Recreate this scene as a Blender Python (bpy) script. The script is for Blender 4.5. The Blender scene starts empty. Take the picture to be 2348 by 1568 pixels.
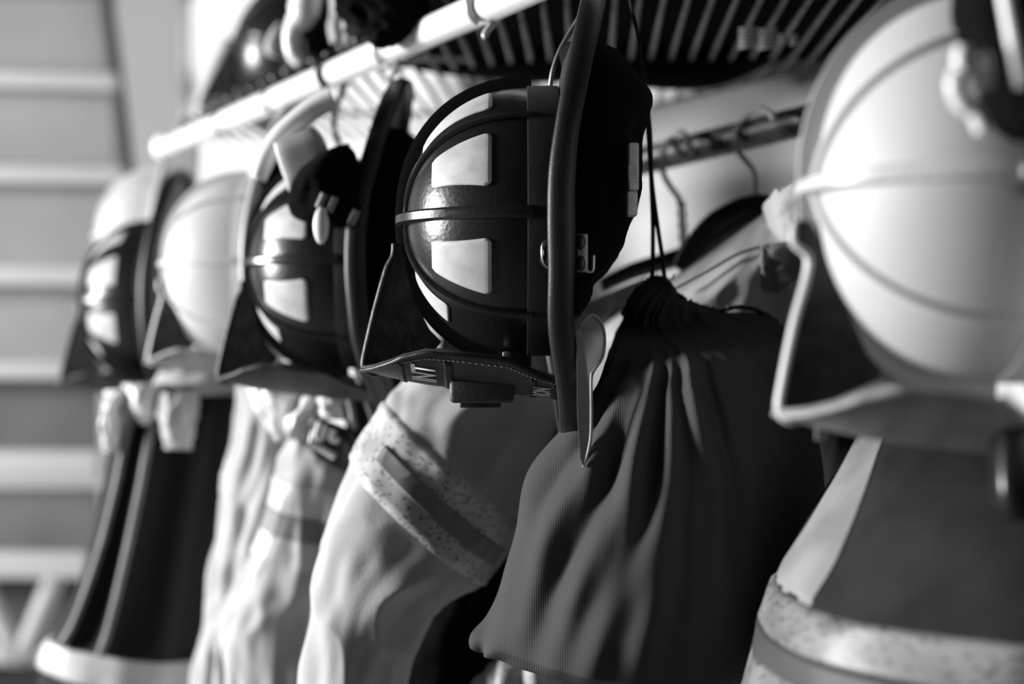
import bpy, bmesh, math, random
from mathutils import Vector, Matrix, noise
PI = math.pi
random.seed(4)
SC = bpy.context.scene
COL = SC.collection
FP = 50 / 36 * 2348          # focal length in pixels
CZ = 1.5                     # camera height

def P(px, py, d):
    return Vector(((px - 1174) / FP * d, d, CZ + (784 - py) / FP * d))

# ------------------------------------------------------------------ materials
def mat(name, base, rough=0.6, metal=0.0, spec=0.5, noise_amt=0.0, noise_scale=30, base2=None,
        bump=0.0, bump_scale=200, coat=0.0, thresh=None, weave=None, sheen=0.0, trans=0.0, detail=4.0, bump_dist=0.001, stretch=None):
    m = bpy.data.materials.new(name); m.use_nodes = True
    nt = m.node_tree; N = nt.nodes; L = nt.links
    b = N['Principled BSDF']
    b.inputs['Roughness'].default_value = rough
    b.inputs['Metallic'].default_value = metal
    b.inputs['Specular IOR Level'].default_value = spec
    b.inputs['Coat Weight'].default_value = coat
    b.inputs['Coat Roughness'].default_value = 0.15
    b.inputs['Sheen Weight'].default_value = sheen
    b.inputs['Transmission Weight'].default_value = trans
    tc = N.new('ShaderNodeTexCoord')
    src = tc.outputs['Object']
    if stretch:
        mp = N.new('ShaderNodeMapping'); mp.inputs['Scale'].default_value = stretch
        L.new(src, mp.inputs['Vector']); src = mp.outputs['Vector']
    c1 = (base, base, base, 1)
    b.inputs['Base Color'].default_value = c1
    if noise_amt or base2 is not None:
        c2v = base2 if base2 is not None else base * (1 - noise_amt)
        n = N.new('ShaderNodeTexNoise'); n.inputs['Scale'].default_value = noise_scale
        n.inputs['Detail'].default_value = detail
        L.new(src, n.inputs['Vector'])
        r = N.new('ShaderNodeValToRGB')
        lo, hi = thresh if thresh else (0.35, 0.65)
        r.color_ramp.elements[0].position = lo; r.color_ramp.elements[0].color = (c2v, c2v, c2v, 1)
        r.color_ramp.elements[1].position = hi; r.color_ramp.elements[1].color = c1
        L.new(n.outputs['Fac'], r.inputs['Fac']); L.new(r.outputs['Color'], b.inputs['Base Color'])
    if bump or weave:
        bp = N.new('ShaderNodeBump'); bp.inputs['Distance'].default_value = bump_dist
        if weave:
            per, depth = weave
            sc = 2 * PI / (20 * per)
            outs = []
            for ax in ('X', 'Z'):
                w = N.new('ShaderNodeTexWave'); w.bands_direction = ax
                w.inputs['Scale'].default_value = sc; w.inputs['Distortion'].default_value = 0.0
                L.new(tc.outputs['Object'], w.inputs['Vector']); outs.append(w.outputs['Fac'])
            mx = N.new('ShaderNodeMath'); mx.operation = 'MULTIPLY'
            L.new(outs[0], mx.inputs[0]); L.new(outs[1], mx.inputs[1])
            bp.inputs['Strength'].default_value = depth
            L.new(mx.outputs[0], bp.inputs['Height'])
        else:
            n2 = N.new('ShaderNodeTexNoise'); n2.inputs['Scale'].default_value = bump_scale
            n2.inputs['Detail'].default_value = 3
            L.new(src, n2.inputs['Vector'])
            bp.inputs['Strength'].default_value = bump
            L.new(n2.outputs['Fac'], bp.inputs['Height'])
        L.new(bp.outputs['Normal'], b.inputs['Normal'])
    return m

def mat_tape(name, light, dark, scale):
    """woven reflective tape: small dark flecks in a pale ground"""
    m = bpy.data.materials.new(name); m.use_nodes = True
    nt = m.node_tree; N = nt.nodes; L = nt.links
    b = N['Principled BSDF']; b.inputs['Roughness'].default_value = 0.45
    tc = N.new('ShaderNodeTexCoord')
    v = N.new('ShaderNodeTexVoronoi'); v.inputs['Scale'].default_value = scale
    mp = N.new('ShaderNodeMapping'); mp.inputs['Scale'].default_value = (1, 1, 1.9); mp.inputs['Rotation'].default_value = (0, .7, 0)
    L.new(tc.outputs['Object'], mp.inputs['Vector']); L.new(mp.outputs['Vector'], v.inputs['Vector'])
    r = N.new('ShaderNodeValToRGB')
    r.color_ramp.elements[0].position = .22; r.color_ramp.elements[0].color = (dark,) * 3 + (1,)
    r.color_ramp.elements[1].position = .36; r.color_ramp.elements[1].color = (light,) * 3 + (1,)
    L.new(v.outputs['Distance'], r.inputs['Fac'])
    n = N.new('ShaderNodeTexNoise'); n.inputs['Scale'].default_value = 22
    L.new(tc.outputs['Object'], n.inputs['Vector'])
    r2 = N.new('ShaderNodeValToRGB')
    r2.color_ramp.elements[0].position = .35; r2.color_ramp.elements[0].color = (.6, .6, .6, 1)
    r2.color_ramp.elements[1].position = .6; r2.color_ramp.elements[1].color = (1, 1, 1, 1)
    L.new(n.outputs['Fac'], r2.inputs['Fac'])
    mx = N.new('ShaderNodeMix'); mx.data_type = 'RGBA'; mx.blend_type = 'MULTIPLY'; mx.inputs['Factor'].default_value = 1
    L.new(r.outputs['Color'], mx.inputs[6]); L.new(r2.outputs['Color'], mx.inputs[7])
    L.new(mx.outputs[2], b.inputs['Base Color'])
    return m

M = dict(
    shell_black=mat('black_shell', .008, .30, spec=.55, bump=.25, bump_scale=260, base2=.013, noise_scale=12),
    band_black=mat('rubber_band', .008, .6, spec=.35, bump=.2, bump_scale=400, base2=.014, noise_scale=40),
    trim_black=mat('brim_edging', .010, .42, bump=.8, bump_scale=700, bump_dist=.0003),
    brim_black=mat('brim_black', .007, .5, bump=.3, bump_scale=300),
    rib_black=mat('rib_black', .016, .28, spec=.6, bump=.15, bump_scale=300),
    shell_white=mat('white_shell', .58, .55, base2=.52, noise_scale=9, spec=.3),
    brim_white=mat('white_brim', .56, .4, base2=.48, noise_scale=20),
    rib_white=mat('white_rib', .60, .35),
    patch=mat('reflective_vinyl', .60, .42, base2=.47, noise_scale=45, thresh=(.33, .55), detail=8),
    patch_edge=mat('patch_edge', .85, .4),
    leather=mat('old_leather', .03, .48, base2=.011, noise_scale=60, bump=.7, bump_scale=120),
    shield_dark=mat('shield_leather_dark', .07, .5, base2=.04, noise_scale=50, bump=.3, bump_scale=300),
    shield_grey=mat('shield_leather_grey', .34, .5, base2=.26, noise_scale=50, bump=.3, bump_scale=200),
    thread=mat('pale_thread', .45, .8),
    letter=mat('letter_paint', .8, .6),
    liner=mat('black_liner_fabric', .006, .95, spec=.1, bump=.5, bump_scale=500),
    steel=mat('steel', .6, .3, metal=1),
    hook_metal=mat('pale_hook_metal', .6, .25, metal=.25),
    dull_steel=mat('dull_steel', .35, .42, metal=.9, bump=.4, bump_scale=300),
    black_plastic=mat('black_plastic', .012, .3),
    grey_plastic=mat('grey_plastic', .30, .45, base2=.22, noise_scale=150),
    buckle=mat('light_grey_plastic', .75, .45, base2=.6, noise_scale=200),
    clear=mat('smoked_clear_plastic', .6, .16, trans=.55, base2=.35, noise_scale=60, stretch=(1, 1, .25)),
    bag=mat('black_canvas', .062, .9, spec=.04, weave=(.0019, .9), bump_dist=.00028),
    cord=mat('black_cord', .008, .8),
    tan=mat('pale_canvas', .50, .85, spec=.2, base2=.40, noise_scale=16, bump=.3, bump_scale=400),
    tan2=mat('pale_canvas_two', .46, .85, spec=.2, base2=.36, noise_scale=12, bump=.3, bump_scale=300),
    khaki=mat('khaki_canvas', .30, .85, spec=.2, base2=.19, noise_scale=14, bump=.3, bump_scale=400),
    dark_cloth=mat('dark_coat_cloth', .010, .8, spec=.3),
    grey_cloth=mat('charcoal_coat_cloth', .04, .9, spec=.08, base2=.03, noise_scale=20, weave=(.0025, .6), bump_dist=.0002),
    mid_cloth=mat('grey_cloth', .032, .9, spec=.06, base2=.022, noise_scale=18),
    black_cloth=mat('black_cloth', .0045, .95, spec=.05),
    tape=mat_tape('silver_tape', .62, .12, 150),
    tape_far=mat('silver_tape_plain', .6, .45, base2=.5, noise_scale=30),
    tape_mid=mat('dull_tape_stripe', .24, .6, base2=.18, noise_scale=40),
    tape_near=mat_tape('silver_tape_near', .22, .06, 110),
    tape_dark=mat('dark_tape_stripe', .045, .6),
    rail=mat('white_enamel', .86, .28, coat=.4),
    rod=mat('worn_rod', .16, .42, metal=.2, base2=.02, noise_scale=45, thresh=(.44, .52), bump=.25, bump_scale=60, detail=7),
    wire=mat('pale_wire', .30, .45, base2=.12, noise_scale=60),
    wall=mat('wall_paint', .52, .9, base2=.48, noise_scale=2.2),
    far_wall=mat('far_wall_paint', .42, .9, base2=.38, noise_scale=1.5),
    ceil=mat('ceiling_paint', .25, .9),
    floor=mat('concrete', .14, .8, base2=.10, noise_scale=4),
    rack_low=mat('rack_low_panel', .11, .8, base2=.07, noise_scale=2.5),
    rack_beam=mat('rack_beam_paint', .42, .5),
    rack_panel=mat('rack_panel_paint', .25, .8, base2=.20, noise_scale=2.5),
    rack_dark=mat('rack_dark', .05, .7),
)

# ------------------------------------------------------------------ object helpers
def tag(o, label=None, cat=None, group=None, kind=None):
    if label: o['label'] = label
    if cat: o['category'] = cat
    if group: o['group'] = group
    if kind: o['kind'] = kind
    return o

def empty(name, loc=(0, 0, 0), rot=None):
    o = bpy.data.objects.new(name, None); COL.objects.link(o)
    o.empty_display_size = .05
    if rot is not None:
        o.matrix_world = Matrix.Translation(loc) @ rot.to_4x4()
    else:
        o.location = loc
    return o

def obj(name, bm, m, parent=None, smooth=True, angle=None):
    me = bpy.data.meshes.new(name)
    bmesh.ops.recalc_face_normals(bm, faces=bm.faces[:])
    bm.to_mesh(me); bm.free()
    me.materials.append(m)
    for p in me.polygons: p.use_smooth = smooth
    o = bpy.data.objects.new(name, me); COL.objects.link(o)
    if parent is not None: o.parent = parent
    if smooth and angle:
        try: me.set_sharp_from_angle(angle=angle)
        except Exception: pass
    return o

def add_box(bm, c, s, rot=None, bev=0.0):
    r = bmesh.ops.create_cube(bm, size=1)
    vs = r['verts']
    for v in vs:
        v.co = Vector((v.co.x * s[0], v.co.y * s[1], v.co.z * s[2]))
        if rot is not None: v.co = rot @ v.co
        v.co += Vector(c)
    if bev:
        es = {e for v in vs for e in v.link_edges}
        bmesh.ops.bevel(bm, geom=list(es), offset=bev, segments=3, affect='EDGES', profile=.5)

def cat_rom(pts, n):
    """resample a list of tuples/vectors with Catmull-Rom"""
    out = []
    k = len(pts)
    for i in range(n):
        t = i / (n - 1) * (k - 1); j = min(int(t), k - 2); f = t - j
        p0 = pts[max(j - 1, 0)]; p1 = pts[j]; p2 = pts[j + 1]; p3 = pts[min(j + 2, k - 1)]
        out.append(tuple(.5 * ((2 * b) + (c - a) * f + (2 * a - 5 * b + 4 * c - d) * f * f + (3 * b - a - 3 * c + d) * f ** 3)
                         for a, b, c, d in zip(p0, p1, p2, p3)))
    return out

def add_wire(bm, pts, r, seg=10, n=None, ends=True, flat=1.0, flat_axis=None):
    """round (or flattened) tube swept along a smooth path; r may be a list"""
    pts = [tuple(p) for p in pts]
    n = n or max(2, (len(pts) - 1) * 8 + 1)
    q = [Vector(p) for p in (cat_rom(pts, n) if len(pts) > 2 else [tuple(Vector(pts[0]).lerp(Vector(pts[1]), i / (n - 1))) for i in range(n)])]
    rings = []
    up = Vector((0.13, 0.2, 1)).normalized()
    for i, p in enumerate(q):
        t = (q[min(i + 1, n - 1)] - q[max(i - 1, 0)]).normalized()
        a = (up - t * up.dot(t))
        if a.length < 1e-4: a = t.orthogonal()
        a.normalize(); b = t.cross(a); up = a
        if isinstance(r, (list, tuple)):
            f = i / (n - 1) * (len(r) - 1); j = min(int(f), len(r) - 2); rr = r[j] + (r[j + 1] - r[j]) * (f - j)
        else: rr = r
        rings.append([bm.verts.new(p + (a * math.cos(2 * PI * k / seg) * flat + b * math.sin(2 * PI * k / seg)) * rr) for k in range(seg)])
    for i in range(n - 1):
        for k in range(seg):
            bm.faces.new((rings[i][k], rings[i][(k + 1) % seg], rings[i + 1][(k + 1) % seg], rings[i + 1][k]))
    if ends:
        bm.faces.new(rings[0][::-1]); bm.faces.new(rings[-1])

def wire_obj(name, pts, r, m, parent=None, **k):
    bm = bmesh.new(); add_wire(bm, pts, r, **k); return obj(name, bm, m, parent)

def add_grid(bm, f, nu, nv, closed_v=False):
    vs = [[bm.verts.new(f(i / nu, j / nv)) for j in range(nv if closed_v else nv + 1)] for i in range(nu + 1)]
    w = nv if closed_v else nv
    for i in range(nu):
        for j in range(w):
            j2 = (j + 1) % nv if closed_v else j + 1
            bm.faces.new((vs[i][j], vs[i][j2], vs[i + 1][j2], vs[i + 1][j]))
    return vs

def add_prism(bm, outline, thick, place, bev=0.0, bulge=None):
    """outline = list of (a,b); place(a,b,c)->Vector with c the thickness coordinate"""
    lo = [bm.verts.new(place(a, b, -thick / 2)) for a, b in outline]
    hi = [bm.verts.new(place(a, b, thick / 2)) for a, b in outline]
    n = len(outline)
    f1 = bm.faces.new(lo[::-1]); f2 = bm.faces.new(hi)
    for i in range(n):
        bm.faces.new((lo[i], lo[(i + 1) % n], hi[(i + 1) % n], hi[i]))
    if bev:
        es = list(f1.edges) + list(f2.edges)
        bmesh.ops.bevel(bm, geom=es, offset=bev, segments=3, affect='EDGES', profile=.5)

# ------------------------------------------------------------------ cloth lofts
class Cloth:
    """a stuffed / hanging piece of cloth: rows of (pxL,pyL,pxR,pyR,depth,thickness)"""
    def __init__(s, rows, disp=None, power=1.0):
        data = []
        for (xl, yl, xr, yr, d, th) in rows:
            dl, dr = d if isinstance(d, tuple) else (d, d)
            a = P(xl, yl, dl); b = P(xr, yr, dr)
            data.append((*((a + b) / 2), *((b - a) / 2), th / 2))
        s.data = data; s.disp = disp; s.power = power
        s.tab = cat_rom(data, 241)
    def row(s, u):
        t = max(0, min(1, u)) * 240; j = min(int(t), 239); f = t - j
        return tuple(a + (b - a) * f for a, b in zip(s.tab[j], s.tab[j + 1]))
    def S(s, u, v, off=0.0):
        r = s.row(u); c = Vector(r[0:3]); w = Vector(r[3:6]); h = r[6]
        th = v * 2 * PI
        cx = math.copysign(abs(math.cos(th)) ** s.power, math.cos(th)); sx = math.copysign(abs(math.sin(th)) ** s.power, math.sin(th))
        p = c - w * cx + Vector((0, -1, 0)) * h * sx
        nrm = (-w.normalized() * cx / max(w.length, .01) + Vector((0, -1, 0)) * sx / max(h, .01)).normalized()
        k = s.disp(u, v, p) if s.disp else 0
        return p + nrm * (k + off)
    def mesh(s, name, m, parent=None, nu=120, nv=140, caps=True):
        bm = bmesh.new()
        vs = add_grid(bm, lambda a, b: s.S(a, b), nu, nv, True)
        if caps:
            bm.faces.new(vs[0][::-1]); bm.faces.new(vs[-1])
        return obj(name, bm, m, parent)
    def band(s, name, u0, u1, m, parent, off=.0025, v0=0.0, v1=1.0, nu=16, nv=140, slant=0.0):
        bm = bmesh.new()
        full = v0 == 0 and v1 == 1
        def f(a, b):
            v = v0 + (v1 - v0) * b
            e = off * (1 if .02 < a < .98 else .0)
            return s.S(u0 + (u1 - u0) * a + slant * math.cos(v * 2 * PI), v, e)
        add_grid(bm, f, nu, nv, full)
        return obj(name, bm, m, parent)

def folds(seed, amp=.008, fu=5, fv=3, slant=0.0, fine=.25):
    def f(u, v, p):
        a = v * 2 * PI
        q = Vector((math.cos(a) * fv + seed, math.sin(a) * fv + slant * u * 3, u * fu + seed * .37))
        n = noise.noise(q)
        r = 1 - abs(noise.noise(q * 1.3 + Vector((7, 3, seed)))) * 2
        n2 = noise.noise(q * 3.1 + Vector((1, 9, 4)))
        return amp * (n * .9 + r * .6 + n2 * fine)
    return f

# ------------------------------------------------------------------ the fire helmet
HA, HB, HZ0, HH = .1180, .1000, .027, .134
HR = Matrix(((0, 0, -1), (1, 0, 0), (0, -1, 0)))       # helmet hung up: crown to the aisle, front down
def prof(z):
    if z <= HZ0: return 1 + .0
    t = min(1, (z - HZ0) / (HH - HZ0))
    return max(0, (1 - t ** 2.2)) ** (1 / 2.2)
def zprof(k):                                            # k 0..1 -> z, r with even arc spacing
    an = k * PI / 2
    c, s = math.cos(an), math.sin(an)
    r = c ** (2 / 2.2) if c > 0 else 0; t = s ** (2 / 2.2) if s > 0 else 0
    return HZ0 + t * (HH - HZ0), r
def dome(az, z, off=0.0):                                # az: 0 = front, PI/2 = side
    r = prof(z); e = .0008
    p = Vector((HB * r * math.sin(az), HA * r * math.cos(az), z))
    r1 = prof(max(z - e, 0)); r2 = prof(min(z + e, HH - 1e-6))
    dr = (r2 - r1) / (2 * e)
    n = Vector((math.sin(az) / HB, math.cos(az) / HA, -dr / max(r, .08) * r if r > 0 else 1))
    n = Vector((math.sin(az) * HA, math.cos(az) * HB, -dr * HA * HB)).normalized()
    return p + n * off

def rib(az, w, h, name, m, root, z_stop=None, both=True, n=40):
    bm = bmesh.new()
    prs = []
    for i in range(n + 1):
        k = i / n
        z, r = zprof(k) if k < 1 else (HH, 0)
        prs.append((z, az))
    prs = [(HZ0 - .003, az)] + prs
    if both: prs += [(z, az + PI) for z, _ in prs[:-1][::-1]]
    rings = []
    for i, (z, a) in enumerate(prs):
        z = min(z, HH - 1e-5)
        nrm = (dome(a, z, 1) - dome(a, z, 0)).normalized()
        if z > HH - .001: nrm = Vector((0, 0, 1))
        side = Vector((math.cos(az), -math.sin(az), 0))
        c = dome(a, z)
        hh = h(z, a) if callable(h) else h
        pts = [(-w, -.002), (-w, hh * .55), (-w * .62, hh), (w * .62, hh), (w, hh * .55), (w, -.002)]
        rings.append([bm.verts.new(c + side * x + nrm * y) for x, y in pts])
    for i in range(len(rings) - 1):
        for k in range(5):
            bm.faces.new((rings[i][k], rings[i][k + 1], rings[i + 1][k + 1], rings[i + 1][k]))
    bm.faces.new(rings[0]); bm.faces.new(rings[-1][::-1])
    return obj(name, bm, m, root, angle=.7)

def patch(root, a0, a1, b0, b1, z0, z1, m):
    """trapezoid sticker; a0..a1 azimuth at the low edge, b0..b1 at the high edge"""
    bm = bmesh.new()
    def f(u, v, off):
        z = z0 + (z1 - z0) * u
        # rounded corners
        cu, cv = abs(u - .5) * 2, abs(v - .5) * 2
        cc = max(0, (cu - .80) / .20); k = 1 - .16 * (1 - math.sqrt(max(0, 1 - cc * cc)))
        vv = .5 + (v - .5) * k
        lo = a0 + (b0 - a0) * u; hi = a1 + (b1 - a1) * u
        edge = 1 if cu < .93 and cv < .93 else .72
        return dome(lo + (hi - lo) * vv, z, off * edge)
    add_grid(bm, lambda u, v: f(u, v, .0016), 16, 16)
    o = obj('reflective_patch', bm, m, root)
    s = o.modifiers.new('s', 'SOLIDIFY'); s.thickness = .0014; s.offset = -1
    return o

SH = [(.1745, .0125, .1325), (.168, .024, .1345), (.155, .040, .138), (.135, .058, .1425), (.115, .068, .146), (.085, .070, .150), (.045, .069, .154), (.02, .056, .156), (0., .050, .158), (-.012, .047, .1585)]
def shield_pt(u, v, off=0.0):
    t = u * (len(SH) - 1); j = min(int(t), len(SH) - 2); f = t - j
    z, w, yc = (a + (b - a) * f for a, b in zip(SH[j], SH[j + 1]))
    x = w * v
    nrm = Vector((x * 13.2, 1, 0)).normalized()
    return Vector((x, yc - 6.6 * x * x, z)) + nrm * off

def text_mesh(body, size):
    cu = bpy.data.curves.new('t', 'FONT'); cu.body = body; cu.size = size; cu.align_x = 'RIGHT'
    cu.extrude = 0; cu.offset = .0006
    o = bpy.data.objects.new('t', cu); COL.objects.link(o)
    dg = bpy.context.evaluated_depsgraph_get()
    me = bpy.data.meshes.new_from_object(o.evaluated_get(dg))
    bpy.data.objects.remove(o); bpy.data.curves.remove(cu)
    return me

def on_shield(x, z, off):
    # find u for z
    for j in range(len(SH) - 1):
        if SH[j][0] >= z >= SH[j + 1][0]:
            f = (SH[j][0] - z) / (SH[j][0] - SH[j + 1][0])
            yc = SH[j][2] + (SH[j + 1][2] - SH[j][2]) * f
            nrm = Vector((x * 13.2, 1, 0)).normalized()
            return Vector((x, yc - 6.6 * x * x, z)) + nrm * off
    return Vector((x, .15 - 6.6 * x * x, z))

def helmet(px, py, d, label, white=False, patches=True, drop=(.030, .008), detail=False, yaw=0.0,
           loc=None, liner=True, shield='dark', rot=None, group=None, side_z=.006, tipk=1.0, tipy=1.0):
    shell, brimm, ribm = (M['shell_white'], M['brim_white'], M['rib_white']) if white else (M['shell_black'], M['brim_black'], M['rib_black'])
    if loc is None:
        tip = P(px, py, d); loc = tip + Vector((.146, 0, 0))
    R = Matrix.Rotation(yaw, 3, 'Z') @ HR
    if rot is not None: R = rot
    root = empty('fire_helmet', loc, R)
    tag(root, label, 'helmet', group)
    # shell
    bm = bmesh.new()
    n = 96
    rows = [(0, 1), (.008, 1), (.016, 1), (HZ0 - .001, 1)] + [zprof(i / 36) for i in range(1, 36)]
    rings = [[bm.verts.new((HB * r * math.sin(2 * PI * k / n), HA * r * math.cos(2 * PI * k / n), z)) for k in range(n)] for z, r in rows]
    for i in range(len(rings) - 1):
        for k in range(n): bm.faces.new((rings[i][k], rings[i][(k + 1) % n], rings[i + 1][(k + 1) % n], rings[i + 1][k]))
    tv = bm.verts.new((0, 0, HH))
    for k in range(n): bm.faces.new((rings[-1][k], rings[-1][(k + 1) % n], tv))
    sh = obj('shell', bm, shell, root)
    # base band
    bm = bmesh.new()
    prof_b = [(1.0, 0.0), (1.016, .001), (1.016, .0270), (1.012, .0280), (.995, .0285)]
    rings = [[bm.verts.new((HB * r * math.sin(2 * PI * k / n), HA * r * math.cos(2 * PI * k / n), z)) for k in range(n)] for r, z in prof_b]
    for i in range(len(rings) - 1):
        for k in range(n): bm.faces.new((rings[i][k], rings[i][(k + 1) % n], rings[i + 1][(k + 1) % n], rings[i + 1][k]))
    obj('base_band', bm, brimm if white else M['band_black'], root, angle=.6)
    # ribs
    rib(0, .0028, lambda z, a: .0115 if (z < .128 or a > 1) else .0115, 'crown_comb', M['rib_black'] if not white else ribm, root)
    rib(PI / 2, .0052, lambda z, a: .0035 + .008 * max(0, (z - .085) / .05) ** 2, 'side_rib', ribm, root)
    rib(PI / 4, .0030, .0042, 'diagonal_rib', ribm, root)
    rib(-PI / 4, .0030, .0042, 'diagonal_rib', ribm, root)
    if patches:
        D = math.radians
        for sx in (-1, 1):
            for c, s2 in ((90, 1), (90, -1)):
                # side patches, front and rear of the lateral rib
                fa = lambda q: sx * D(90 + s2 * q)
                patch(root, fa(10.5), fa(36.5), fa(15), fa(34), .058, .1085, M['patch'])
            patch(root, sx * D(20), sx * D(38), sx * D(18), sx * D(36), .095, .125, M['patch'])
            patch(root, sx * D(180 - 16), sx * D(180 - 38), sx * D(180 - 20), sx * D(180 - 36), .058, .118, M['patch'])
    # brim
    def edge(az):
        c, s = math.cos(az), math.sin(az)
        L = .190 if c > 0 else .206
        e = 2.3
        r = 1 / ((abs(c) / L) ** e + (abs(s) / .137) ** e) ** (1 / e)
        dz = side_z * s * s - (drop[1] if c > 0 else drop[0]) * abs(c) ** 2.4 * (1 if c < 0 else 1)
        dz += .004 * math.exp(-((math.degrees(math.atan2(abs(s), c)) - 52) / 14) ** 2)
        return r, dz
    bm = bmesh.new()
    nb = 120
    def brim_ring(t, off):
        out = []
        for k in range(nb):
            az = 2 * PI * k / nb
            r, dz = edge(az)
            ri = 1 / math.sqrt((math.cos(az) / HA) ** 2 + (math.sin(az) / HB) ** 2)
            rr = ri + (r - ri) * t
            sag = -.010 * math.sin(t * PI) * abs(math.sin(az)) ** 2
            out.append(bm.verts.new((rr * math.sin(az), rr * math.cos(az), dz * t ** 1.5 + sag * .3 + off)))
        return out
    seq = [(0, 0), (.25, 0), (.5, 0), (.75, 0), (.97, 0), (.97, -.005), (.75, -.005), (.4, -.005), (0, -.005)]
    rings = [brim_ring(*q) for q in seq]
    for i in range(len(rings)):
        a = rings[i]; b = rings[(i + 1) % len(rings)]
        for k in range(nb): bm.faces.new((a[k], a[(k + 1) % nb], b[(k + 1) % nb], b[k]))
    obj('brim', bm, brimm, root)
    # rolled edging, tall and soft
    bm = bmesh.new()
    prev = None; first = None
    prof_e = [(math.cos(a), math.sin(a)) for a in [2 * PI * i / 12 for i in range(12)]]
    for k in range(nb):
        az = 2 * PI * k / nb; r, dz = edge(az)
        wob = 1 + .10 * noise.noise(Vector((math.cos(az) * 3, math.sin(az) * 3, 1.5)))
        hz = (.0105 if not white else .006) * wob
        ring = [bm.verts.new(((r + cx * .0042) * math.sin(az), (r + cx * .0042) * math.cos(az), dz - hz * .35 + cy * hz)) for cx, cy in prof_e]
        if prev:
            for i in range(12): bm.faces.new((prev[i], prev[(i + 1) % 12], ring[(i + 1) % 12], ring[i]))
        else: first = ring
        prev = ring
    for i in range(12): bm.faces.new((prev[i], prev[(i + 1) % 12], first[(i + 1) % 12], first[i]))
    obj('brim_edging', bm, M['brim_white'] if white else M['trim_black'], root)
    # beak holder between comb and shield
    if detail == 'knob' or True:
        k_ = 3.895e-4
        ol = [(905, 560), (903, 590), (888, 622), (862, 715), (843, 795), (836, 838), (848, 853), (872, 852), (940, 822), (1000, 800), (1012, 785), (985, 758), (955, 700), (935, 630), (925, 560)]
        ol = [((1280 - x) * k_ * (tipk if y > 600 else 1), (y - 510) * k_ * tipy) for x, y in ol]
        bm = bmesh.new()
        add_prism(bm, [(a, b) for a, b in ol], .007, lambda a, b, c: Vector((c, b, a)))
        holder = obj('shield_holder', bm, M['leather'], root, smooth=False)
        # rolled rim of the holder
        rim = [Vector((0, b, a)) for a, b in ol[0:9]]
        bm = bmesh.new(); add_wire(bm, [tuple(p) for p in rim], [.0030, .0036, .0038, .0038, .0038, .0045, .0045, .003], seg=10)
        obj('holder_rim', bm, M['rib_white'] if white else M['leather'], holder)
        # crease on the leather
    # front shield
    sm = M['shield_dark'] if shield == 'dark' else M['shield_grey']
    bm = bmesh.new()
    add_grid(bm, lambda u, v: shield_pt(u, v * 2 - 1), 54, 28)
    fs = obj('front_shield', bm, sm, root)
    fs.scale = (1, tipy, tipk)
    md = fs.modifiers.new('s', 'SOLIDIFY'); md.thickness = .0035; md.offset = -1
    # shield piping along both edges
    bm = bmesh.new()
    for sgn in (-1, 1):
        add_wire(bm, [tuple(shield_pt(i / 24, sgn * 1.0, .001)) for i in range(25)], .0021, n=90, seg=8)
    obj('edge_piping', bm, M['leather'] if not white else M['shield_grey'], fs)
    if detail is True:
        for sgn in (-1, 1):
            bm = bmesh.new()
            for i in range(60):
                u = .08 + i / 60 * .9
                a = shield_pt(u, sgn * .90, .0006); b = shield_pt(u + .009, sgn * .90, .0006)
                add_wire(bm, [tuple(a), tuple(b)], .0006, n=2, seg=5)
            obj('stitching', bm, M['thread'], fs)
        # cross bars of applied leather strips
        for (z0, z1, xr) in ((.139, .135, .050), (.100, .092, .060), (.026, .020, .050), (.006, .001, .043)):
            bm = bmesh.new()
            add_grid(bm, lambda u, v: on_shield((v * 2 - 1) * xr, z0 + (z1 - z0) * u, .0012), 3, 24)
            o = obj('leather_strip', bm, M['leather'], fs)
            md = o.modifiers.new('s', 'SOLIDIFY'); md.thickness = .0015
        # letters: tops towards the top of the shield, reading towards this side
        for body, zc, size, xo in (('RON', .0085, .0225, .0405), ('INT', .1075, .032, .0540)):
            me = text_mesh(body, size)
            wl = max(v.co.x for v in me.vertices)
            sx = .38 if body == 'RON' else .50
            for v in me.vertices:
                # text x runs to local -X (this side), text y runs to +z
                v.co = on_shield(-(xo + (v.co.x) * sx), zc + v.co.y * .92, .0016)
            me.materials.append(M['letter'])
            o = bpy.data.objects.new('lettering', me); COL.objects.link(o); o.parent = fs
        # central leather pouch standing off the shield
        bm = bmesh.new()
        add_box(bm, (-.004, .1505, .0675), (.070, .020, .056), bev=.004)
        b_ = obj('badge_pouch', bm, M['shield_dark'], root)
        bm = bmesh.new()
        add_box(bm, (-.006, .1615, .069), (.044, .007, .036), bev=.0015)
        obj('badge_plate', bm, M['leather'], b_)
        bm = bmesh.new()
        for i in range(22):
            add_wire(bm, [(-.0352, .1535, .0425 + i * .0023), (-.0352, .1535, .0425 + i * .0023 + .0013)], .0005, n=2, seg=5)
        obj('pouch_stitching', bm, M['thread'], b_)
        bm = bmesh.new(); add_box(bm, (-.03, .122, .046), (.012, .012, .007), bev=.001)
        obj('mounting_clip', bm, M['grey_plastic'], root)
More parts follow.
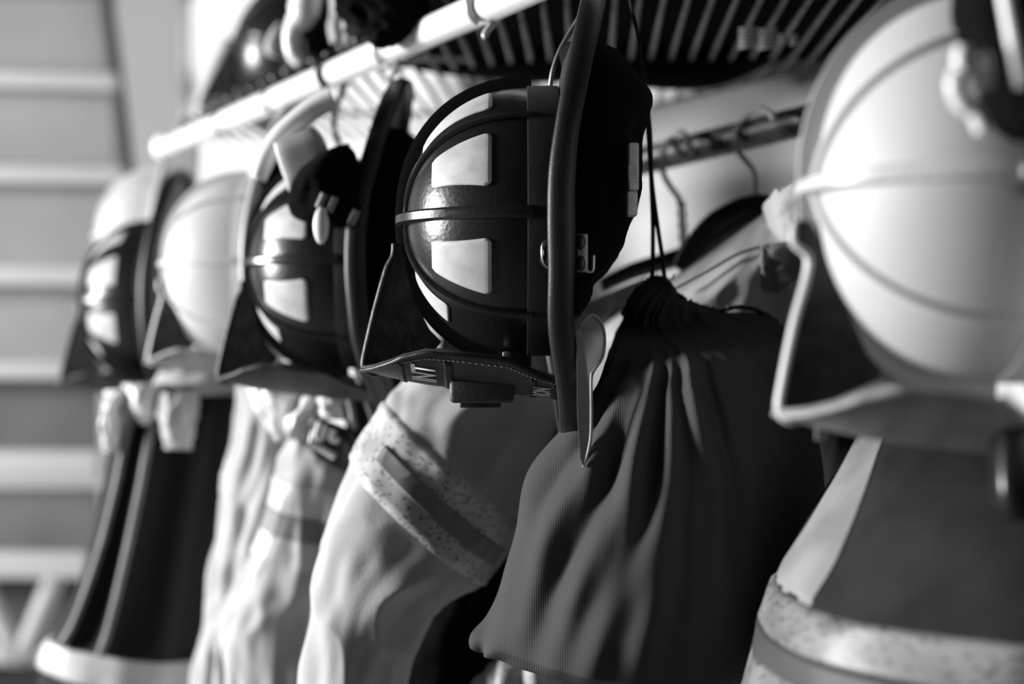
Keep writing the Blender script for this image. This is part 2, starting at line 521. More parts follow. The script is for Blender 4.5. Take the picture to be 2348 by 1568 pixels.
    # knob of the side rib at the crown
    if liner:
        pts = [(-.150, .012, .05), (-.146, .045, .07), (-.125, .068, .082), (-.105, .080, .084), (-.075, .072, .084), (-.04, .070, .084), (-.01, .066, .082), (.015, .058, .08), (.035, .050, .078), (.055, .030, .07), (.085, .014, .06)]
        bm = bmesh.new()
        tab = cat_rom(pts, 60); ring0 = None
        rings = []
        for (y, dz, hx) in tab:
            rg = []
            for k in range(40):
                a = 2 * PI * k / 40
                q = Vector((math.cos(a) * hx, y, -.002 - dz / 2 + math.sin(a) * dz / 2))
                nn = noise.noise(q * 28) * .006 + noise.noise(q * 70) * .002
                q += Vector((math.cos(a), 0, math.sin(a))) * nn
                q.z = min(q.z, .0)
                rg.append(bm.verts.new(q))
            rings.append(rg)
        for i in range(len(rings) - 1):
            for k in range(40): bm.faces.new((rings[i][k], rings[i][(k + 1) % 40], rings[i + 1][(k + 1) % 40], rings[i + 1][k]))
        bm.faces.new(rings[0]); bm.faces.new(rings[-1][::-1])
        obj('ear_flap_liner', bm, M['liner'], root)
    return root

def S_(px, py):          # main helmet photo pixel -> (local z, local y)
    return ((1285 - px) * 3.895e-4, (py - 510) * 3.895e-4)

# ---- main helmet, in focus
main = helmet(905, 508, 1.27, 'black fire helmet in sharp focus with pale trapezoid patches, hanging beside the drawstring bag', detail=True)
def LX(px, py, x):       # local point on the main helmet seen at a pixel, at local side offset x
    w = P(px, py, 1.27 + x)
    return HR.transposed() @ (w - Vector(main.location))
# hinge knob in front of the brim
bm = bmesh.new()
add_wire(bm, [tuple(LX(1262, 560 + i * 0, -.118) + Vector((0, q, 0))) for i, q in enumerate((-.002, .004, .014, .020))], [.004, .0085, .0085, .004], seg=14)
obj('hinge_knob', bm, M['black_plastic'], main)
wire_obj('knob_rim', [LX(1262, 552, -.123), LX(1246, 556, -.124), LX(1243, 580, -.125), LX(1248, 605, -.124), LX(1262, 614, -.123)], .0009, M['steel'], main)
# hinge bracket with two rivets
bm = bmesh.new(); c = LX(1335, 580, -.125)
add_box(bm, c, (.003, .031, .009), bev=.001)
br = obj('hinge_bracket', bm, M['dull_steel'], main)
for dy in (-.0085, .0085):
    bm = bmesh.new()
    bmesh.ops.create_uvsphere(bm, u_segments=16, v_segments=10, radius=.0048)
    for v in bm.verts: v.co = Vector((v.co.x * .5, v.co.y * 1.35, v.co.z * .8)) + c + Vector((-.002, dy, .0012))
    obj('rivet', bm, M['black_plastic'], br)
wire_obj('steel_ring', [LX(1361, 585, -.122), LX(1360, 617, -.122), LX(1353, 623, -.122), LX(1345, 622, -.122)], .0014, M['steel'], main)
# snap buckle on the chin strap
bm = bmesh.new()
for (x0, x1, y0, y1) in ((1440, 1463, 330, 438), (1437, 1460, 440, 496)):
    a = LX(x0, y0, -.09); b = LX(x1, y1, -.09); cc = (a + b) / 2
    add_box(bm, cc, (.018, abs(b.y - a.y), abs(b.z - a.z)), bev=.0015)
for i in range(7):
    a = LX(1452, 380 + i * 5, -.1005)
    add_box(bm, a, (.0015, .0012, .0075))
obj('snap_buckle', bm, M['buckle'], main, angle=.6)
# eye shield: thick clear flip-down lens seen on edge
bm = bmesh.new()
ol = [(1352, 722), (1370, 728), (1382, 745), (1387, 775), (1385, 805), (1377, 830), (1362, 850), (1358, 862), (1357, 900), (1354, 1010), (1345, 1060), (1336, 1077), (1332, 1060), (1327, 1000), (1325, 880), (1324, 780), (1332, 740)]
base = LX(1350, 800, -.112)
def place(a, b, c_):
    p = LX(a, b, -.112); return Vector((p.x + c_, p.y, p.z))
add_prism(bm, ol, .004, place, bev=.0008)
es = obj('eye_shield', bm, M['clear'], main, smooth=False)
wire_obj('lens_rim', [LX(x, y, -.1155) for x, y in ((1330, 745), (1352, 723), (1372, 730), (1386, 765), (1383, 815), (1362, 850), (1356, 870), (1355, 1000), (1338, 1072))], .0013, M['grey_plastic'], es)
bm = bmesh.new()
add_prism(bm, [(1322, 755), (1336, 760), (1352, 900), (1350, 1010), (1338, 1070), (1330, 1050), (1324, 950)], .003, lambda a, b, c_: LX(a, b, -.120) + Vector((c_, 0, 0)))
obj('lens_arm', bm, M['dull_steel'], es, smooth=False)
# hanging wire up behind the brim
wire_obj('hanging_wire', [LX(1262, 196, .01), LX(1268, 160, .01), LX(1284, 115, .012), LX(1306, 75, .015), LX(1335, 25, .02), LX(1352, -40, .03)], .0021, M['dull_steel'], main)
wire_obj('hanging_strap', [LX(1432, -60, .05), LX(1445, 0, .05), LX(1458, 60, .05), LX(1470, 130, .05), LX(1480, 200, .04)], .0042, M['cord'], main, flat=.4)
# frayed rag of liner at the back of the neck
# ---- neighbours down the row
h3 = helmet(556, 605, 1.63, 'black fire helmet with curled brim and goggles, next behind the sharp black one', drop=(.036, .03), detail='x')
helmet(366, 608, 1.95, 'blurred white fire helmet between the two black helmets on the left', white=True, patches=False, shield='grey', tipk=.93)
helmet(178, 690, 2.28, 'blurred black fire helmet with pale patches, lowest and farthest left on the row', drop=(.02, .02), liner=False)
helmet(216, 545, 2.62, 'blurred white fire helmet showing above the farthest black one', white=True, patches=False, shield='grey', liner=False)
helmet(1826, 430, .87, 'large white fire helmet close to the camera, blurred, at the end of the row', white=True, patches=False, shield='grey', detail='near', tipk=.90, tipy=1.05)
helmet(530, 130, 2.55, 'blurred black fire helmet above the far end of the white rail', drop=(.01, .01), liner=False, patches=False, rot=Matrix.Rotation(.25, 3, 'Y') @ HR)

# ------------------------------------------------------------------ the rail, shelf and rod
ra, rb = P(380, 338, 2.4), P(1150, 0, 1.39)
dirn = (rb - ra).normalized()
t = empty('hanging_rail', ra); tag(t, 'white painted pipe running along the front of the shelf above the helmets', 'rail')
def LW(p, root): return tuple(Vector(p) - Vector(root.location))
bm = bmesh.new(); add_wire(bm, [LW(ra, t), LW(rb + dirn * .35, t)], .0165, seg=28, n=12); pipe = obj('pipe', bm, M['rail'], t)
bm = bmesh.new(); bmesh.ops.create_uvsphere(bm, u_segments=20, v_segments=14, radius=.024)
obj('end_cap', bm, M['rail'], t)
for px in (515, 630):
    k = (px - 380) / (1150 - 380); k = k * 1.39 / (2.4 * (1 - k) + 1.39 * k) if 0 else None
    # intersection of the pixel column with the rail line
    s = (px - 1174) / FP
    q = (ra.x - s * ra.y) / (s * dirn.y - dirn.x); c = ra + dirn * q
    bm = bmesh.new()
    add_wire(bm, [LW(c - dirn * .006, t), LW(c + dirn * .006, t)], .0185, seg=24, n=3)
    obj('clamp_ring', bm, M['dull_steel'], t)
def rail_at(px):
    s = (px - 1174) / FP
    q = (ra.x - s * ra.y) / (s * dirn.y - dirn.x); return ra + dirn * q

def hook_over_rail(px, label, drop=.05, m='hook_metal', r=.0028, x2=0.0):
    c = rail_at(px); R = .021
    side = Vector((dirn.y, -dirn.x, 0)).normalized()
    pts = []
    for i in range(9):
        a = math.radians(-60 + i * 30)
        pts.append(c + side * R * math.cos(a) + Vector((0, 0, R * math.sin(a))))
    pts.append(c + Vector((0, 0, -R - drop * .4)) ); pts.append(c + Vector((x2, 0, -R - drop)))
    bm = bmesh.new(); add_wire(bm, [tuple(p - c) for p in pts], r, seg=10)
    o = obj('rail_hook', bm, M[m]); o.location = c
    tag(o, label, 'hook', 'hooks over the white rail')
    return o
hook_over_rail(895, 'steel hook over the rail where the curled helmet brim hangs', .035)
hook_over_rail(1115, 'pale steel hook over the rail at the top edge of the picture', .01, r=.0035)
hook_over_rail(765, 'black cord loop thrown round the rail above the goggles', .09, 'cord', .0035, .015)

# wire shelf: wires front to back
t = empty('wire_shelf', (0, 1.9, CZ + .37)); tag(t, 'wire shelf seen from below, its wires running towards the wall', 'shelf')
SHZ = CZ + .37
def Xr(y): return ra.x + (y - ra.y) * dirn.x / dirn.y
def Xw(y): return 1.6 - .6 * y
for i in range(-22, 26):
    x0 = i * .0262
    # wire: X = x0 + .054*(y-1.9)
    y0 = 1.15
    while y0 < 2.7 and x0 + .054 * (y0 - 1.9) < Xr(y0) + .015: y0 += .01
    y1 = min((1.6 - x0 + .054 * 1.9) / (.6 + .054) - .01, 2.62)
    if y1 - y0 < .1: continue
    bm = bmesh.new()
    add_wire(bm, [(x0 + .054 * (y0 - 1.9), y0 - 1.9, 0), (x0 + .054 * (y1 - 1.9), y1 - 1.9, 0)], .0036, seg=8, n=3)
    obj('shelf_wire', bm, M['wire'], t)
for yy, xa, xb in ((1.50, -.05, .5), (1.535, -.05, .5), (1.9, -.2, .45), (2.35, -.45, .18)):
    bm = bmesh.new(); add_wire(bm, [(xa, yy - 1.9, .0075), (xb, yy - 1.9, .0075)], .004, seg=8, n=3)
    obj('cross_wire', bm, M['wire'], t)

# black tarp lying on the shelf
def flat_cloth(name, corners, z, thick, m, label, cat, amp=.012, seed=1.0, ext=None):
    bm = bmesh.new()
    (a, b, c, d) = corners
    def f(u, v, top):
        p = Vector(a).lerp(Vector(b), u).lerp(Vector(d).lerp(Vector(c), u), v)
        e = min(u, 1 - u, v, 1 - v)
        h = thick * min(1, e / .08) ** .5 + amp * noise.noise(Vector((p.x * 9, p.y * 9, seed))) * (1 if e > 0 else 0)
        return Vector((p.x, p.y, z + (max(h, 0.002) if top else 0)))
    add_grid(bm, lambda u, v: f(u, v, 1), 40, 40); add_grid(bm, lambda u, v: f(u, v, 0), 40, 40)
    bmesh.ops.remove_doubles(bm, verts=bm.verts[:], dist=.0005)
    o = obj(name, bm, m); tag(o, label, cat); return o
flat_cloth('folded_tarp', [(.02, 1.36), (.62, 1.2), (.42, 1.93), (-.28, 2.0)], SHZ + .012, .07, M['black_cloth'],
           'black folded tarp lying on the wire shelf, seen through the wires', 'tarp')
# black cloth sagging below the shelf
rows = []
c = Cloth([(935, 95, 940, 150, 1.95, .05), (1010, 78, 1010, 165, 1.95, .08), (1150, 82, 1150, 180, 1.92, .09), (1300, 90, 1300, 188, 1.9, .09), (1450, 98, 1450, 197, 1.9, .09),
           (1560, 112, 1560, 200, 1.9, .09), (1650, 118, 1650, 190, 1.9, .08), (1720, 108, 1725, 165, 1.88, .07), (1800, 84, 1800, 128, 1.85, .05), (1900, 45, 1905, 82, 1.8, .05), (1990, -5, 1995, 25, 1.75, .05)], folds(3, .004, 6, 2))
o = c.mesh('sagging_cloth', M['black_cloth'], nu=120, nv=48); tag(o, 'black cloth sagging in a long wavy bundle under the wire shelf', 'cloth')
# white ribs added as the glint of lit wires at the shelf
t = empty('shelf_glint', P(1760, 90, 1.83)); tag(t, 'small white ribs added as a glint among the shelf wires', 'strap')
for j, (x0, x1) in enumerate(((1694, 1732), (1738, 1780), (1784, 1802), (1812, 1828))):
    bm = bmesh.new()
    for i in range(6 if j < 2 else 3):
        y = 64 + i * 8.5 + (12 if j > 1 else 0) + j * 2
        add_wire(bm, [LW(P(x0, y + 3, 1.62), t), LW(P(x1, y - 1, 1.62), t)], .0016, seg=8, n=3)
    obj('glint_rib', bm, M['rail'], t)

# rod behind
p0, p1 = P(1500, 362, 1.78), P(1850, 290 - 5, 1.62)
p0 = P(1480, 367, 1.78); p1 = P(1840, 278, 1.62)
dd = (p1 - p0).normalized()
t = empty('hanging_rod', p0); tag(t, 'worn metal rod with flaking dark paint carrying the coat hangers', 'rod')
bm = bmesh.new(); add_wire(bm, [tuple(-dd * .35), tuple((p1 - p0) + dd * .5)], .0175, seg=30, n=20); obj('pipe', bm, M['rod'], t)

# ------------------------------------------------------------------ hangers
def hanger(px, d, label, hook, arms, arm_r, arm_m, neck=None):
    t = empty('coat_hanger', P(px, 560, d)); tag(t, label, 'hanger', 'hangers on the metal rod')
    wire_obj('hook', [LW(P(x, y, dz), t) for x, y, dz in hook], .0036, M['hook_metal'], t)
    if neck:
        bm = bmesh.new()
        for ph in (0, PI):
            pts = []
            for i in range(25):
                k = i / 24; a = k * 4 * PI * 1.0 + ph
                b = P(neck[0] + (neck[2] - neck[0]) * k, neck[1] + (neck[3] - neck[1]) * k, d)
                pts.append(tuple(b + Vector((math.cos(a), math.sin(a), 0)) * .0035 - Vector(t.location)))
            add_wire(bm, pts, .0026, seg=8, n=72)
        obj('twisted_neck', bm, M['dull_steel'], t)
    bm = bmesh.new(); add_wire(bm, [LW(P(x, y, dz), t) for x, y, dz in arms], arm_r, seg=14); obj('shoulder_bar', bm, arm_m, t)
hanger(1560, 1.70, 'wire coat hanger with twisted neck nearest the black helmet',
       [(1585, 352, 1.66), (1578, 322, 1.67), (1562, 303, 1.70), (1540, 312, 1.73), (1522, 345, 1.72), (1520, 392, 1.70), (1535, 425, 1.69), (1555, 452, 1.69), (1562, 470, 1.69)],
       [(1380, 655, 1.66), (1450, 622, 1.67), (1540, 595, 1.68), (1600, 575, 1.68), (1680, 560, 1.68)], [.008, .010, .011, .010, .008], M['black_plastic'], neck=(1562, 465, 1568, 570))
hanger(1730, 1.62, 'black moulded coat hanger inside the pale coat shoulder',
       [(1775, 272, 1.58), (1760, 256, 1.60), (1735, 250, 1.62), (1708, 268, 1.66), (1688, 305, 1.66), (1692, 345, 1.63), (1715, 375, 1.62), (1731, 400, 1.62), (1733, 462, 1.62)],
       [(1560, 620, 1.62), (1600, 565, 1.62), (1650, 522, 1.62), (1710, 490, 1.62), (1760, 478, 1.62), (1850, 500, 1.62)], [.010, .016, .021, .021, .016, .012], M['black_plastic'])

# ------------------------------------------------------------------ drawstring bag
bagc = None
def bag_disp(u, v, p):
    q = P(1512, 640, 1.39)
    dx, dz = p.x - q.x, p.z - q.z
    r = math.hypot(dx, dz); a = math.atan2(dx, -dz)
    front = .45 + .55 * max(0, math.sin(2 * PI * v)) ** .5
    g = lambda x, c, w_: math.exp(-((x - c) / w_) ** 2)
    # gathers fan out from the mouth and die away
    s1 = noise.noise(Vector((a * 6.5 + .3 * noise.noise(Vector((r * 8, a, 3))), r * 1.6, 2.0)))
    s2 = noise.noise(Vector((a * 15, r * 2.0, 8.0)))
    w = (.010 * (1 - abs(s1) * 2.2) + .0055 * s2) * math.exp(-r / .15) * min(1, r / .04)
    # long folds: (angle at top, angle at bottom, width, height, reach)
    for a0, a1, wd, am, rr in ((-.62, -.78, .055, .014, .17), (-.42, -.62, .05, .016, .16), (-.24, -.43, .045, .014, .19), (-.10, -.27, .04, .012, .15), (.10, .02, .05, .012, .12), (-.02, -.12, .035, .010, .20)):
        aa = a0 + (a1 - a0) * min(1, r / .30)
        w += am * g(a, aa, wd) * g(r, rr, .095) - am * .8 * g(a, aa + wd * 1.9, wd * .7) * g(r, rr + .02, .08)
    # one broad swell: the left face looks to the window, the rest turns away
    k = (p.x - P(1440, 0, 1.39).x) / .05
    w += .020 / (1 + math.exp(k * 1.6)) * g(r, .22, .10)
    qc = P(1100, 1470, 1.39); rc = math.hypot(p.x - qc.x, p.z - qc.z); ac = math.atan2(p.z - qc.z, p.x - qc.x)
    w += .008 * math.exp(-rc / .05) * math.sin(ac * 8 + 1) + .006 * g(rc, .10, .03) * math.sin(ac * 7)
    rw = bagc.row(u) if bagc else None
    if rw:
        f = min(1, max(0, (p.x - (rw[0] - rw[3])) / (2 * rw[3] + 1e-6)))
        w += .075 * math.sin(PI * f ** .78) * max(0, math.sin(2 * PI * v)) * min(1, u * 3) * min(1, (1 - u) * 5)
    lo_ = g(p.x, P(1330, 0, 1.39).x, .055) * g(p.z, P(0, 1230, 1.39).z, .08)
    w += .0045 * lo_ * math.sin((p.x * 1.0 - (p.z - CZ) * .30) * 210 + 2.5 * noise.noise(p * 11))
    lo2 = g(p.x, P(1480, 0, 1.39).x, .05) * g(p.z, P(0, 1060, 1.39).z, .06)
    w += .0040 * lo2 * math.sin((p.x * 1.0 - (p.z - CZ) * .10) * 260 + 2.0 * noise.noise(p * 11))
    w += .0026 * noise.noise(p * 12) + .0008 * noise.noise(p * 40)
    return w * front
bag_rows = [(1492, 632, 1528, 634, 1.39, .022), (1482, 648, 1540, 655, 1.39, .030), (1462, 670, 1560, 690, 1.39, .040), (1440, 705, 1640, 716, 1.39, .055), (1420, 765, 1755, 722, 1.39, .075),
            (1398, 830, 1806, 775, 1.27, .095), (1365, 900, 1838, 850, 1.27, .110), (1318, 985, 1862, 960, 1.27, .12), (1258, 1085, 1885, 1090, 1.27, .130), (1205, 1210, 1893, 1220, 1.27, .135),
            (1160, 1330, 1890, 1350, 1.27, .130), (1118, 1410, 1880, 1450, 1.27, .118), (1088, 1455, 1860, 1530, 1.27, .095), (1092, 1488, 1830, 1580, 1.27, .07), (1150, 1512, 1780, 1610, 1.27, .045), (1250, 1540, 1700, 1625, 1.27, .02)]
bagc = Cloth(bag_rows, bag_disp, power=.9)
t = empty('drawstring_bag', P(1500, 1560, 1.39)); tag(t, 'black canvas drawstring bag hanging by two cords in front of the pale coat', 'bag')
for o in (bagc.mesh('bag_body', M['bag'], nu=260, nv=420),):
    o.parent = t; o.matrix_parent_inverse = Matrix.Translation(-Vector(t.location))
def under(o, t):
    o.parent = t; o.matrix_parent_inverse = Matrix.Translation(-Vector(t.location)); return o
# ruffled mouth
bm = bmesh.new()
mouth = [(1484, 648), (1503, 638), (1522, 644), (1545, 668), (1575, 690), (1610, 703), (1650, 712), (1690, 703), (1740, 712), (1790, 745), (1812, 780)]
tab = cat_rom(mouth, 300); va = []
for i, (x, y) in enumerate(tab):
    k = i / 299
    fr = noise.noise(Vector((i * .17, 1, 2))) * 7 + noise.noise(Vector((i * .6, 5, 2))) * 3
    off = .010 * math.sin(i * .33) * math.exp(-k * 1.5)
    w_ = 14 * (1 - .4 * k)
    va.append([bm.verts.new(P(x + ex, y - w_ * e + (fr if e == 1 else 0) + 6, 1.375 + off * e + zz)) for e, zz, ex in ((0, -.010, 0), (.5, -.012, 0), (1, 0, 2), (.5, .012, 0), (0, .010, 0))])
for i in range(len(va) - 1):
    for k in range(4): bm.faces.new((va[i][k], va[i][k + 1], va[i + 1][k + 1], va[i + 1][k]))
under(obj('frayed_mouth', bm, M['cord']), t)
under(wire_obj('drawstring', [P(1482, 230, 1.335), P(1490, 300, 1.335), P(1493, 400, 1.355), P(1497, 520, 1.372), P(1496, 640, 1.372)], .0022, M['cord']), t)
under(wire_obj('drawstring', [P(1482, 230, 1.335), P(1488, 320, 1.335), P(1495, 420, 1.355), P(1508, 520, 1.372), P(1520, 600, 1.372), P(1524, 650, 1.372)], .0022, M['cord']), t)
# seam and loose threads
bm = bmesh.new()
for j in range(26):
    rnd = random.Random(j)
    x = 1470 + rnd.random() * 70; y = 640 + rnd.random() * 20
    pts = [tuple(P(x + k * rnd.uniform(-4, 4), y - k * rnd.uniform(1, 4), 1.335)) for k in range(4)]
    add_wire(bm, pts, .0005, seg=4, n=8)
under(obj('loose_threads', bm, M['cord']), t)

# ------------------------------------------------------------------ coats
def coat(name, label, cat, base, pieces, group=None):
    """pieces: list of (name, Cloth, material, nu, nv)"""
    t = empty(name, base); tag(t, label, cat, group)
    out = []
    for (n, c, m, nu, nv) in pieces: out.append(under(c.mesh(n, m, nu=nu, nv=nv), t))
    return t, out

# A: pale coat whose sleeve fills the lower middle
slA = Cloth([(960, 840, 1290, 900, 1.50, .10), (925, 880, 1245, 1020, 1.50, .13), (903, 925, 1192, 1172, 1.49, .15), (862, 990, 1150, 1248, 1.48, .16), (818, 1058, 1098, 1318, 1.47, .16),
             (765, 1180, 1050, 1345, 1.46, .15), (735, 1290, 985, 1392, 1.46, .15), (728, 1400, 935, 1480, 1.46, .14), (702, 1540, 915, 1600, 1.46, .14), (690, 1680, 900, 1740, 1.46, .13)], folds(11, .012, 3.2, 1.1, .15))
bdA = Cloth([(1080, 700, 1320, 690, 1.76, .09), (1050, 800, 1420, 800, 1.75, .12), (1090, 900, 1430, 900, 1.74, .12), (1110, 1100, 1440, 1100, 1.74, .12), (1130, 1300, 1440, 1300, 1.72, .12), (1080, 1500, 1400, 1500, 1.62, .12), (1075, 1700, 1400, 1700, 1.62, .12)], folds(5, .026, 3, 3.2, .2))
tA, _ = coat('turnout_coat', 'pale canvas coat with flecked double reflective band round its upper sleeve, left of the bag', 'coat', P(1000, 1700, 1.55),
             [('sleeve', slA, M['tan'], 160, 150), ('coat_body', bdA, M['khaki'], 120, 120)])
under(slA.band('reflective_band', .235, .458, M['tape'], None, .004), tA)
under(slA.band('inner_stripe', .322, .385, M['tape_mid'], None, .0065, .12, .43), tA)
under(bdA.band('hem_band', .80, .93, M['tape'], None, .003), tA)
# black garment behind sleeve A
cB = Cloth([(1000, 1230, 1180, 1180, 1.6, .06), (960, 1330, 1190, 1280, 1.6, .08), (900, 1450, 1200, 1420, 1.6, .08), (860, 1600, 1130, 1600, 1.6, .08), (860, 1700, 1130, 1700, 1.6, .08)], folds(2, .008, 4, 2))
coat('dark_coat', 'black coat edge between the banded pale sleeve and the bag', 'coat', P(1000, 1700, 1.6), [('coat_body', cB, M['black_cloth'], 60, 60)])

# B: pale coat with collar behind the bag
bdB = Cloth([(1540, 640, 1900, 385, (1.56, 1.50), .05), (1500, 662, 1905, 450, (1.54, 1.50), .10), (1440, 705, 1915, 560, (1.52, 1.48), .13), (1385, 760, 1925, 700, 1.5, .15), (1340, 860, 1930, 850, 1.5, .15), (1270, 1000, 1935, 1000, 1.5, .15), (1250, 1300, 1930, 1300, 1.5, .14), (1270, 1700, 1930, 1700, 1.5, .14)], folds(21, .010, 4, 2.0, .3))
slB = Cloth([(1330, 700, 1470, 640, 1.60, .05), (1345, 720, 1450, 700, 1.58, .08), (1310, 800, 1430, 800, 1.58, .10), (1262, 900, 1400, 900, 1.58, .10), (1270, 1000, 1400, 1000, 1.56, .10), (1230, 1150, 1380, 1150, 1.56, .10)], folds(8, .012, 4, 2))
colB = Cloth([(1752, 480, 1762, 520, 1.47, .02), (1775, 452, 1800, 560, 1.45, .04), (1815, 425, 1850, 575, 1.44, .05), (1880, 400, 1930, 580, 1.44, .05)], folds(31, .006, 3, 2))
tB, _ = coat('turnout_coat', 'pale coat with stitched shoulder seam and turned collar on the black hanger behind the bag', 'coat', P(1600, 1700, 1.55),
             [('coat_body', bdB, M['tan2'], 160, 160), ('sleeve', slB, M['tan2'], 80, 80), ('collar', colB, M['tan2'], 50, 60)])
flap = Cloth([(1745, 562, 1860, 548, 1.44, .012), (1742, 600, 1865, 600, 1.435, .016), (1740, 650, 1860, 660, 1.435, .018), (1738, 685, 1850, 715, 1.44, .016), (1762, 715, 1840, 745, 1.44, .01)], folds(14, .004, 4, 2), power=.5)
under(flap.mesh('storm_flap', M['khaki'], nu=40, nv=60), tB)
seamp = [(1545, 662), (1620, 622), (1700, 578), (1780, 560), (1850, 556)]
under(wire_obj('shoulder_seam', [P(x, y, 1.435 + i * .002) for i, (x, y) in enumerate(seamp)], .002, M['tan2']), tB)

# C: dark ribbed jacket between bag and near coat, its tone partly painted shade
cC = Cloth([(1850, 930, 2120, 930, 1.36, .04), (1850, 1000, 2120, 1000, 1.36, .07), (1850, 1200, 2100, 1200, 1.36, .08), (1850, 1700, 2100, 1700, 1.36, .08)], folds(6, .006, 3, 2))
coat('dark_jacket', 'charcoal ribbed jacket, its dark tone partly painted shade, in the gap between the bag and the near coat', 'jacket', P(1950, 1700, 1.36), [('jacket_body', cC, M['grey_cloth'], 60, 80)])
bm = bmesh.new(); a = P(1883, 985, 1.15); add_box(bm, (0, 0, 0), (.0072, .0025, .0135), bev=.0006)
o = obj('hanging_tag', bm, M['clear']); o.location = P(1883, 985, .90); wire_obj('string', [(0, 0, .008), (.001, -.002, .02), (.003, -.004, .035)], .0007, M['cord'], o); tag(o, 'small clear plastic tag hanging below the tip of the near helmet shield', 'tag')

# D: near dark coat lower right
cD = Cloth([(2030, 935, 2740, 890, 1.14, .10), (1995, 985, 2750, 960, 1.12, .20), (1930, 1110, 2760, 1080, 1.06, .34), (1860, 1250, 2770, 1220, 1.03, .40), (1800, 1370, 2780, 1350, 1.02, .40), (1765, 1480, 2790, 1480, 1.02, .40), (1738, 1568, 2790, 1580, 1.02, .40), (1700, 1720, 2790, 1740, 1.02, .40)],
           folds(41, .006, 3, 1.5), power=1.0)
tD, _ = coat('dark_coat', 'large charcoal coat close to the camera with wide silver band, below the white helmet', 'coat', P(2100, 1720, .97), [('sleeve', cD, M['mid_cloth'], 120, 160)])
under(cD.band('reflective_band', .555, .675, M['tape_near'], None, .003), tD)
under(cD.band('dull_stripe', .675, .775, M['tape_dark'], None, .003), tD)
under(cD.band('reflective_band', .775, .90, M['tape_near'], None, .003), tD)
under(cD.band('edge_highlight', 0.0, .55, M['khaki'], None, .0015, -.035, .050, nu=60, nv=24), tD)  # paler strip paints the light caught by the coat's left edge
pk = Cloth([(2290, 955, 2420, 955, .83, .02), (2278, 990, 2430, 990, .83, .03), (2276, 1100, 2430, 1100, .82, .03), (2282, 1160, 2430, 1165, .82, .03), (2310, 1190, 2420, 1195, .82, .015)], None, power=.5)
under(pk.mesh('chest_patch', M['black_plastic'], nu=30, nv=50), tD)

# E: black coat at the far left with a hem band
def ridges(u, v, p):
    r = .010 * noise.noise(Vector((v * 7, u * 1.5, 4))) + .004 * noise.noise(Vector((v * 16, u * 3, 9)))
    for c0, c1, w_, am in ((.205, .125, .016, .012), (.245, .22, .017, .014), (.34, .33, .03, .012)):
        r += am * math.exp(-((v - (c0 + (c1 - c0) * min(1, u * 1.5))) / w_) ** 2) * (1 if u < .62 else max(0, 1 - (u - .62) / .05))
    return r
cE = Cloth([(300, 890, 560, 890, 2.1, .10), (262, 960, 545, 960, 2.1, .16), (245, 1100, 525, 1100, 2.1, .18), (215, 1250, 500, 1250, 2.1, .18), (160, 1420, 478, 1440, 2.1, .18), (120, 1470, 470, 1530, 2.1, .18), (100, 1560, 465, 1620, 2.1, .18), (85, 1700, 465, 1720, 2.1, .18)], ridges)
tE, _ = coat('dark_coat', 'long black coat with pale band near its hem, farthest left in the row', 'coat', P(300, 1700, 2.1), [('coat_body', cE, M['dark_cloth'], 100, 140)])
under(cE.band('hem_band', .665, .80, M['tape_far'], None, .004), tE)
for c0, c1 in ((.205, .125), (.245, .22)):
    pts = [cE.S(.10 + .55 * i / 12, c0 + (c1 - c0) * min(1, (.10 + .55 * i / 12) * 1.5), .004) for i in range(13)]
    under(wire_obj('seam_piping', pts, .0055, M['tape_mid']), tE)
# F: pale sleeve with tape, G: pale coat behind it
slF = Cloth([(690, 960, 850, 1010, 1.80, .08), (660, 1040, 835, 1080, 1.80, .12), (620, 1160, 815, 1200, 1.80, .13), (585, 1270, 790, 1310, 1.80, .13), (550, 1350, 770, 1390, 1.80, .13), (512, 1440, 760, 1450, 1.80, .12), (525, 1570, 750, 1580, 1.80, .12), (530, 1720, 750, 1720, 1.80, .12)], folds(61, .012, 3, 1.2, .15))
tF, _ = coat('turnout_coat', 'pale canvas coat sleeve with silver and grey tape, left of the wide banded sleeve', 'coat', P(650, 1720, 1.8), [('sleeve', slF, M['tan'], 130, 120)])
under(slF.band('reflective_band', .20, .28, M['tape_far'], None, .003), tF)
under(slF.band('dull_stripe', .28, .34, M['tape_mid'], None, .003), tF)
under(slF.band('reflective_band', .34, .42, M['tape_far'], None, .003), tF)
cG = Cloth([(560, 880, 760, 880, 1.98, .08), (548, 960, 740, 960, 1.98, .12), (528, 1100, 700, 1100, 1.98, .14), (505, 1250, 660, 1250, 1.98, .14), (488, 1400, 620, 1400, 1.98, .14), (462, 1520, 600, 1520, 1.98, .14), (448, 1720, 600, 1720, 1.98, .14)], folds(71, .012, 4, 2))
coat('turnout_coat', 'light grey canvas coat between the long black coat and the taped sleeve', 'coat', P(600, 1720, 1.98), [('coat_body', cG, M['tan2'], 110, 100)])

# pale collars and rags that hang below the far helmets
def rag(label, rows, seed, m='rail', cat='cloth', nm='white_rag', grp=None):
    c = Cloth(rows, folds(seed, .006, 3, 2)); o = c.mesh(nm, M[m], nu=50, nv=50); tag(o, label, cat, grp); return o
rag('white rag with a long point hanging under the second black helmet', [(565, 880, 690, 870, 1.74, .03), (578, 900, 680, 900, 1.74, .06), (600, 950, 668, 940, 1.74, .05), (625, 985, 655, 985, 1.74, .03), (640, 1012, 648, 1012, 1.74, .01)], 3)
rag('small white pointed rag beside the black name patch', [(706, 905, 728, 905, 1.70, .02), (690, 935, 722, 930, 1.70, .04), (663, 960, 705, 960, 1.70, .05), (662, 985, 695, 990, 1.70, .04), (672, 1008, 688, 1008, 1.70, .02)], 5)
rag('white square rag end just above the black name patch', [(735, 905, 780, 905, 1.69, .02), (733, 930, 782, 925, 1.69, .04), (735, 955, 784, 962, 1.69, .03)], 6)
